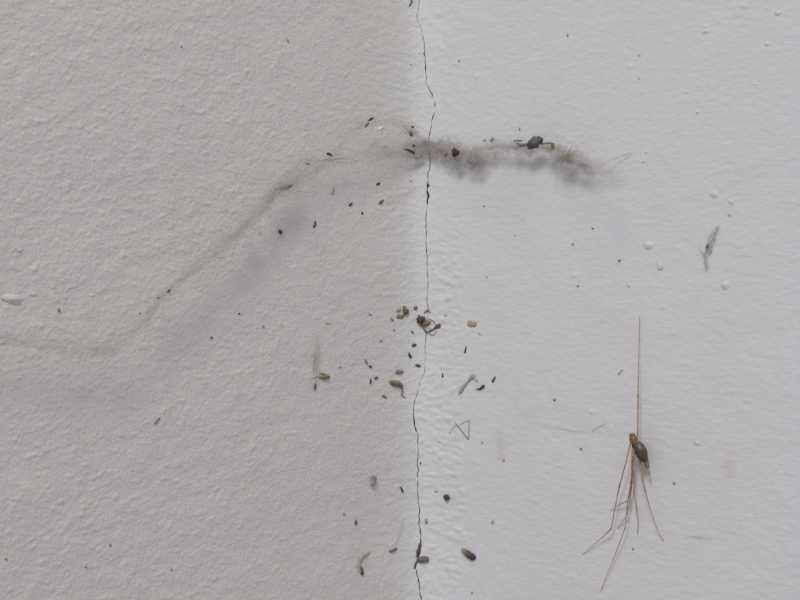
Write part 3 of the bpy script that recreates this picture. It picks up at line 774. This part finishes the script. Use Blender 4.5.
B('brown_fragment', 'tiny grey brown speck, right of a pair low on the left cobweb arm', 'speck', G1, [(146, 312.6, .5), (147, 312.2, .9), (148, 311.8, .5)], [(130, 118, 110), (118, 106, 98)], lift=.006)
B('dark_speck', 'black dot on the left wall right of the cobweb arm, lower of two', 'speck', None, [(210.6, 337.4, .8), (211.6, 337.6, 1.2), (212.6, 337.8, .8)], DK)
B('dark_speck', 'black dot on the left wall right of the cobweb arm, upper of two', 'speck', None, [(238.2, 313.4, .7), (239.2, 313.6, 1.05), (240.2, 313.6, .7)], DK)
B('brown_fragment', 'olive brown speck right of the white plaster lump at the left edge', 'speck', None, [(58.4, 308.6, 1.0), (59.2, 310, 1.5), (59.8, 311.6, .9)], [(134, 126, 110), (118, 110, 94)])
B('brown_fragment', 'brown slanted bit on the lower left wall under the cobweb shadow', 'debris', None, [(154.4, 423.4, .8), (157, 421.4, 1.3), (159.6, 418, 1.1)], [(124, 116, 106), (108, 98, 90)])
B('dark_speck', 'grey brown dot low on the left wall, uppermost of three', 'speck', None, [(109, 545.2, .7), (110.2, 545.2, 1.2), (111.4, 545, .7)], [(112, 104, 98), (104, 96, 90)])
B('dark_speck', 'grey brown dot low on the left wall, lowest leftmost of three', 'speck', None, [(85, 566.8, .6), (86, 567, 1.1), (87, 567, .6)], [(112, 104, 98), (104, 96, 90)])
B('dark_speck', 'grey brown dot low on the left wall, rightmost of three', 'speck', None, [(170.4, 569, .6), (171.4, 569.2, 1.1), (172.4, 569.4, .6)], [(130, 122, 112), (122, 114, 104)])
B('dark_speck', 'dark dot at the far left edge low on the wall', 'speck', None, [(5, 558.6, .7), (6.2, 559, 1.2), (7.4, 559, .7)], [(116, 110, 104), (108, 100, 96)])
B('dark_speck', 'small dark dot alone high on the left wall', 'speck', None, [(180.6, 47, .6), (181.6, 47.2, 1.0), (182.6, 47.2, .6)], [(118, 112, 106), (110, 104, 100)])
B('grey_fragment', 'faint grey fleck high on the left wall nearer the crack', 'speck', None, [(287, 38.6, .6), (288, 40, 1.0), (289, 41.2, .6)], [(144, 138, 134), (136, 130, 126)])
B('grey_fragment', 'flat grey fleck above the tiny tan fly', 'speck', None, [(325.4, 323.4, .7), (328, 323.6, 1.0), (331, 323.8, .6)], [(146, 140, 132), (140, 134, 128)])
B('dark_speck', 'small dark speck above and left of the tiny tan fly', 'speck', None, [(262.4, 326, .6), (263.4, 326.2, 1.0), (264.4, 326.2, .6)], [(126, 118, 112), (118, 110, 104)])
B('dark_speck', 'small grey speck to the upper right of the tiny tan fly', 'speck', None, [(339.2, 367.4, .7), (340.2, 367.2, 1.1), (341.2, 367, .7)], [(124, 118, 112), (116, 110, 104)])
# around the brown insect
B('hooked_fragment', 'thin grey hooked fibre left of the olive clump', 'debris', G3, [(364.6, 306.4, .6), (366.6, 307.6, .8), (367.6, 311.4, .9), (370, 314, 1.1), (373, 314.8, .5)], [(140, 134, 128), (112, 108, 104), (130, 124, 120)], n=14)
B('olive_fragment', 'largest dark olive crumb of the clump left of the brown insect', 'debris', G3, [(403.2, 309.5, 2.2), (406, 311.5, 3.5), (408, 312.8, 2.0)], [(86, 88, 62), (72, 70, 54)], rough=.28)
B('olive_fragment', 'flat grey olive crumb under the dark olive clump', 'debris', G3, [(396.6, 316.8, 1.3), (400, 316.6, 2.0), (403.8, 316.2, 1.4)], [(110, 108, 92), (98, 94, 80)], flat=.5)
B('olive_fragment', 'small grey olive crumb at the left of the dark olive clump', 'debris', G3, [(396.4, 311.2, .8), (398.4, 310.6, 1.4), (400.6, 309.6, .9)], [(128, 124, 110), (116, 112, 98)])
B('olive_fragment', 'tiny olive crumb on top of the dark olive clump', 'debris', G3, [(402.8, 307.6, .8), (404, 306.8, 1.3), (405.4, 307.2, .8)], [(112, 110, 92), (104, 102, 86)])
B('dark_fragment', 'small dark sliver lower left of the olive clump', 'debris', G3, [(390.6, 318, .7), (392.2, 319.6, 1.3), (393.8, 321, .8)], GY)
B('olive_fragment', 'grey olive crumb above the brown insect, left of the crack', 'debris', G3, [(414, 307, 1.1), (415.6, 308, 1.9), (417, 306.2, .9)], [(102, 100, 86), (92, 88, 78)])
B('grey_fragment', 'faint grey fleck upper right of the brown insect', 'speck', G3, [(444.6, 316.8, .7), (445.4, 315.4, 1.0), (446.2, 314, .6)], [(150, 144, 142), (146, 140, 138)])
B('tan_flake', 'orange brown flake right of the brown insect on the right wall', 'debris', G3, [(468, 325.2, 1.6), (470.5, 323.6, 3.0), (473, 325, 2.4), (476.4, 322.6, 2.8)], [(158, 136, 114), (146, 122, 100), (152, 130, 110)], flat=.35, rough=.5)
B('dark_speck', 'grey dot straight below the olive clump', 'speck', G3, [(393, 330, .6), (394, 330.2, 1.0), (395, 330.2, .6)], [(128, 122, 118), (120, 114, 110)])
B('dark_speck', 'grey dot lower left of the brown insect', 'speck', G3, [(411.6, 330.8, .8), (412.4, 331.8, 1.4), (413, 333, .8)], [(120, 114, 110), (112, 106, 102)])
B('brown_fragment', 'faint brown fleck below and left of the olive clump', 'speck', G3, [(379.6, 340.6, .7), (381, 340.6, 1.1), (382.4, 340.4, .7)], [(150, 140, 132), (142, 132, 124)])
B('dark_fragment', 'dark flat bit left of the crack, topmost of three in a column', 'debris', G3, [(411.8, 345.8, .7), (414, 345.2, 1.4), (416.2, 344.6, .8)], DK)
B('dark_fragment', 'dark upright bit left of the crack, middle of three in a column', 'debris', G3, [(409, 353, .8), (410, 355.6, 1.5), (410.8, 358, .9)], DK)
B('dark_fragment', 'dark flat bit left of the crack, lowest of three in a column', 'debris', G3, [(415.6, 365, .7), (418, 365.6, 1.3), (420.6, 365.8, .8)], DK)
B('dark_fragment', 'dark slanted splinter far left of the three dark bits, upper of two', 'debris', G3, [(365, 359.4, .6), (366.4, 361.6, 1.2), (367.4, 364, .8)], GY)
B('dark_speck', 'dark crumb under the slanted splinter, lower of two', 'speck', G3, [(368.8, 366.4, .7), (370.4, 366.6, 1.2), (372, 366.8, .7)], DK)
B('dark_fragment', 'small dark crumb left of the insect body with trailing leg', 'debris', G3, [(374.6, 379, .7), (376.2, 378, 1.2), (378, 377.6, .8)], DK)
B('dark_fragment', 'upright dark splinter left of the insect body with trailing leg', 'debris', G3, [(371, 379, .6), (370.8, 381.4, 1.1), (370.4, 383.8, .8)], DK)
B('olive_fragment', 'olive grey flake above the insect body with trailing leg', 'debris', G3, [(396, 372.6, 1.2), (399.4, 372, 2.1), (403, 371.4, 1.4)], [(92, 88, 78), (120, 116, 102)], flat=.5)
B('dark_fragment', 'dark slanted bit below left of the insect body with trailing leg', 'debris', G3, [(382.6, 395.6, .9), (384.4, 396.6, 1.3), (387, 397.6, .6)], [(84, 76, 72), (110, 104, 100)])
B('dark_fragment', 'dark upright sliver right of the crack below the orange flake', 'debris', G3, [(466, 346.4, .5), (465.6, 349.4, 1.1), (464.8, 352.8, 1.2)], DK)
B('dark_fragment', 'small dark upright sliver between the crack and the larva husk', 'debris', G3, [(442.4, 373.4, .4), (442.6, 375.6, .9), (442.6, 377.6, .9)], DK)
B('dark_fragment', 'black crescent right under the larva husk', 'debris', G3, [(476.4, 388.6, .7), (479.4, 388.8, 1.1), (482, 387.2, 1.6), (483.8, 385.2, 1.2)], [(86, 80, 78), (58, 52, 50)], n=12)
B('dark_fragment', 'dark slanted drop to the right of the black crescent', 'debris', G3, [(492.2, 381.8, 1.0), (493.6, 379.6, 1.3), (495.2, 376.8, .6)], DK)
B('grey_fragment', 'faint greenish fleck below the orange flake on the right wall', 'speck', G3, [(478.6, 333.2, .6), (480, 334, 1.0), (481.6, 335, .6)], [(160, 158, 148), (154, 152, 142)])
B('grey_fragment', 'small grey fleck right of the cast-off spider leg', 'speck', G3, [(481, 442.2, .6), (482, 442.4, 1.0), (483, 442.4, .6)], [(144, 140, 140), (136, 132, 132)])
# lower part
B('tan_pellet', 'tan oblong pellet with dark upper end on the lower left wall', 'pellet', G4, [(374.6, 476.4, 2.7), (374, 479.5, 3.0), (373.4, 483, 2.9), (373, 486, 2.5)], [(104, 92, 74), (126, 114, 90), (140, 130, 104), (134, 122, 94)], n=12, rough=.1, square=True)
B('dark_fragment', 'dark slanted drop left of the crack beside the black round pellet', 'debris', G4, [(400.6, 487, .6), (401.8, 489.4, 1.2), (402.8, 491.8, 1.1)], DK)
B('black_pellet', 'black round pellet on the filler strip right of the crack', 'pellet', G4, [(444, 496.6, 2.4), (446.6, 497.4, 3.4), (449.2, 498, 2.4)], [(60, 54, 52), (72, 66, 64)], rough=.08)
B('dark_speck', 'tiny dark fleck touching the crack above the black round pellet', 'speck', G4, [(420.6, 462, .4), (420.4, 463.2, .7), (420.4, 464.4, .4)], DK)
B('grey_fragment', 'faint grey fleck left of the black round pellet', 'speck', G4, [(434.4, 491.4, .6), (436, 491.2, .9), (437.6, 491.2, .6)], [(158, 154, 152), (150, 146, 144)])
B('grey_fragment', 'grey fleck below left of the tan oblong pellet', 'speck', G4, [(342.6, 514, .7), (344, 514.2, 1.1), (345.4, 514.4, .6)], [(140, 132, 126), (132, 124, 118)])
B('dark_fragment', 'small dark upright bit below the tan oblong pellet', 'debris', G4, [(356.4, 520, 1.0), (356, 522.4, 1.5), (355.6, 524.8, .9)], [(96, 88, 78), (84, 76, 68)])
B('dark_fragment', 'small dark curved bit hanging on a thin thread left of the crack', 'debris', G4, [(389.4, 550.4, 1.0), (392, 551, 1.5), (394.6, 549.8, 1.3), (396.6, 548.4, .7)], [(104, 98, 92), (90, 84, 78)])
tag(fibres('silk_thread', [(396, 549, .4, 1.0, 1), (397, 540, .3, 1.0, 1), (400, 531, .3, 1.0, 1), (403.5, 520, .15, 1.0, 1)], 1, .15, (150, 145, 140), None, 61, part=(1.8, 2.0), per=40, stray=0), 'short thin thread rising from the dark curved bit near the crack', 'thread')
B('dark_splinter', 'long dark splinter stuck upright in the crack near the bottom', 'debris', G4, [(420.4, 543, .8), (419.4, 548, 1.8), (418.2, 553, 1.9), (417.6, 557, 1.4)], [(78, 68, 64), (64, 54, 52)], rough=.2)
B('dark_splinter', 'short dark splinter in the crack under the brown pellet', 'debris', G4, [(416.4, 563, .9), (415.2, 566, 1.3), (414.2, 569.4, .8)], [(72, 64, 60), (84, 76, 72)])
B('brown_pellet', 'brown oblong pellet lying across the crack near the bottom', 'pellet', G4, [(416.6, 560, 2.2), (420, 559.6, 2.9), (425, 559, 3.1), (428.6, 558.6, 2.7)], [(92, 80, 70), (104, 90, 76), (112, 98, 82)], n=12, rough=.1, lift=.0003, square=True)
B('brown_pellet', 'dark brown oblong pellet with pale end near the bottom right of the crack', 'pellet', G4, [(462, 549.6, 2.7), (464.6, 551.4, 3.2), (468, 554, 3.9), (472, 556.6, 3.8), (474, 558, 3.0)], [(164, 154, 138), (132, 116, 96), (84, 70, 60), (64, 54, 48), (70, 60, 54)], n=14, rough=.08)
B('grey_fragment', 'small grey brown drop just right of the crack above the splinter', 'debris', G4, [(426, 518.8, .8), (426.2, 521, 1.5), (426, 523.6, .9)], [(130, 122, 116), (120, 112, 106)])
B('tan_fragment', 'faint tan flake right of the crack on the lower right wall', 'speck', G4, [(491.8, 524, 1.0), (492.4, 521.4, 1.8), (493, 519, 1.0)], [(162, 150, 142), (152, 140, 132)], flat=.3)
B('dark_speck', 'small dark fleck at the bottom edge right of the pale-ended pellet', 'speck', G4, [(471.6, 594.6, .6), (472.2, 593, 1.0), (472.8, 591.6, .5)], [(110, 102, 98), (100, 92, 88)])
# right wall specks
RW = 'specks on the right wall'
for lab, x, y, s, c in [
 ('black speck under the cobweb nearest the crack on the right wall', 484, 206.3, 1.0, (84, 78, 80)),
 ('black speck on the bluish painted shadow below the cobweb end', 592.6, 228.2, .95, (84, 80, 84)),
 ('grey speck left of the black one on the bluish painted shadow', 572.6, 244, .95, (120, 114, 114)),
 ('dark grey speck left below the largest round plaster lump', 619.4, 260.2, 1.25, (112, 108, 110)),
 ('small black speck on the right wall midway between cobweb and spider', 577.8, 286, .9, (88, 82, 84)),
 ('grey speck on the right wall well below the crack chips', 487.4, 277, 1.2, (126, 120, 120)),
 ('faint grey speck below the middle of the right cobweb arm', 515, 235.4, .9, (146, 140, 140)),
 ('dark speck left of the spider body', 581, 449, 1.15, (104, 98, 100)),
 ('grey speck right of the spider legs', 674, 483.2, 1.2, (122, 118, 120)),
 ('black speck between the spider leg tips', 633, 549.2, .9, (90, 84, 86)),
 ('tiny dark speck high on the right wall', 567.4, 35.2, .9, (100, 94, 96)),
 ('grey speck just right of the crack near the top', 459, 61, 1.0, (142, 136, 138)),
 ('tiny grey speck just left of the crack near the top', 411, 64.6, .8, (138, 132, 130)),
 ('faint brown speck in the upper right, top of two', 639.4, 55.6, .8, (134, 128, 128)),
 ('faint brown speck in the upper right, bottom of two', 639, 78.6, .8, (140, 134, 134)),
 ('tan fleck right of the grey smear on the right wall', 729.4, 214.8, 1.2, (160, 152, 138)),
 ('grey speck at the end of the tan streak above the spider hair', 554.4, 399.6, 1.4, (134, 130, 132)),
 ('grey speck on the faint upright staining left of the spider', 503.6, 460.4, 1.1, (138, 134, 134))]:
    B('wall_speck', lab, 'speck', RW, [(x - s, y - .1, s * .7), (x, y, s), (x + s, y + .2, s * .7)], [c, c], n=6, sides=6)
B('grey_fragment', 'small grey slanted nick on the right wall above the spider', 'debris', None, [(618, 374.6, .8), (620, 372.6, 1.2), (622.6, 369.4, .5)], [(138, 134, 136), (146, 142, 144)], flat=.4)
tag(fibres('dust_streak', [(717.5, 226, .15, 3, .7), (714.5, 234, .15, 4, 1), (710, 243, .18, 7, 1.3), (707, 252, .18, 8, 1.4), (706, 262, .15, 6, 1), (705, 272, .15, 3, .4)], 34, .12, (134, 130, 130), None, 71, part=(.12, .5), per=50), 'dark grey fuzzy dust streak on the upper right wall', 'dust', None, 'stuff')
B('dark_fragment', 'small dark core inside the fuzzy grey dust streak', 'debris', None, [(706.4, 248.4, .9), (707.2, 246, 1.4), (708.2, 243.8, .8)], [(112, 108, 108), (102, 98, 98)])
tag(fibres('silk_thread', [(514, 396, .2, 3, 1), (525, 414, .2, 4, 1), (545, 424, .2, 3, 1), (570, 430.5, .2, 1.5, 1), (591, 432.5, .2, 1.5, 1)], 4, .09, (176, 168, 166), None, 72, part=(.5, 1.0), per=70, stray=0), 'faint curved thread on the right wall left of the spider', 'thread')
tag(fibres('fine_hair', [(591, 433, .2, 1, 1), (594, 429.4, .3, 1, 1), (599, 427, .3, 1, 1), (606, 423, .2, 1, 1)], 2, .17, (146, 142, 142), None, 73, part=(1.8, 2.0), per=40, stray=0), 'short dark hair at the end of the faint thread beside the spider', 'hair')
tag(fibres('fine_hair', [(712, 538.5, .2, 1, 1), (700, 537, .2, 1.4, 1), (685, 535.5, .2, 1.4, 1)], 3, .11, (160, 158, 160), None, 74, part=(.8, 1.4), per=40, stray=0), 'flat grey hair on the right wall low right of the spider', 'hair')
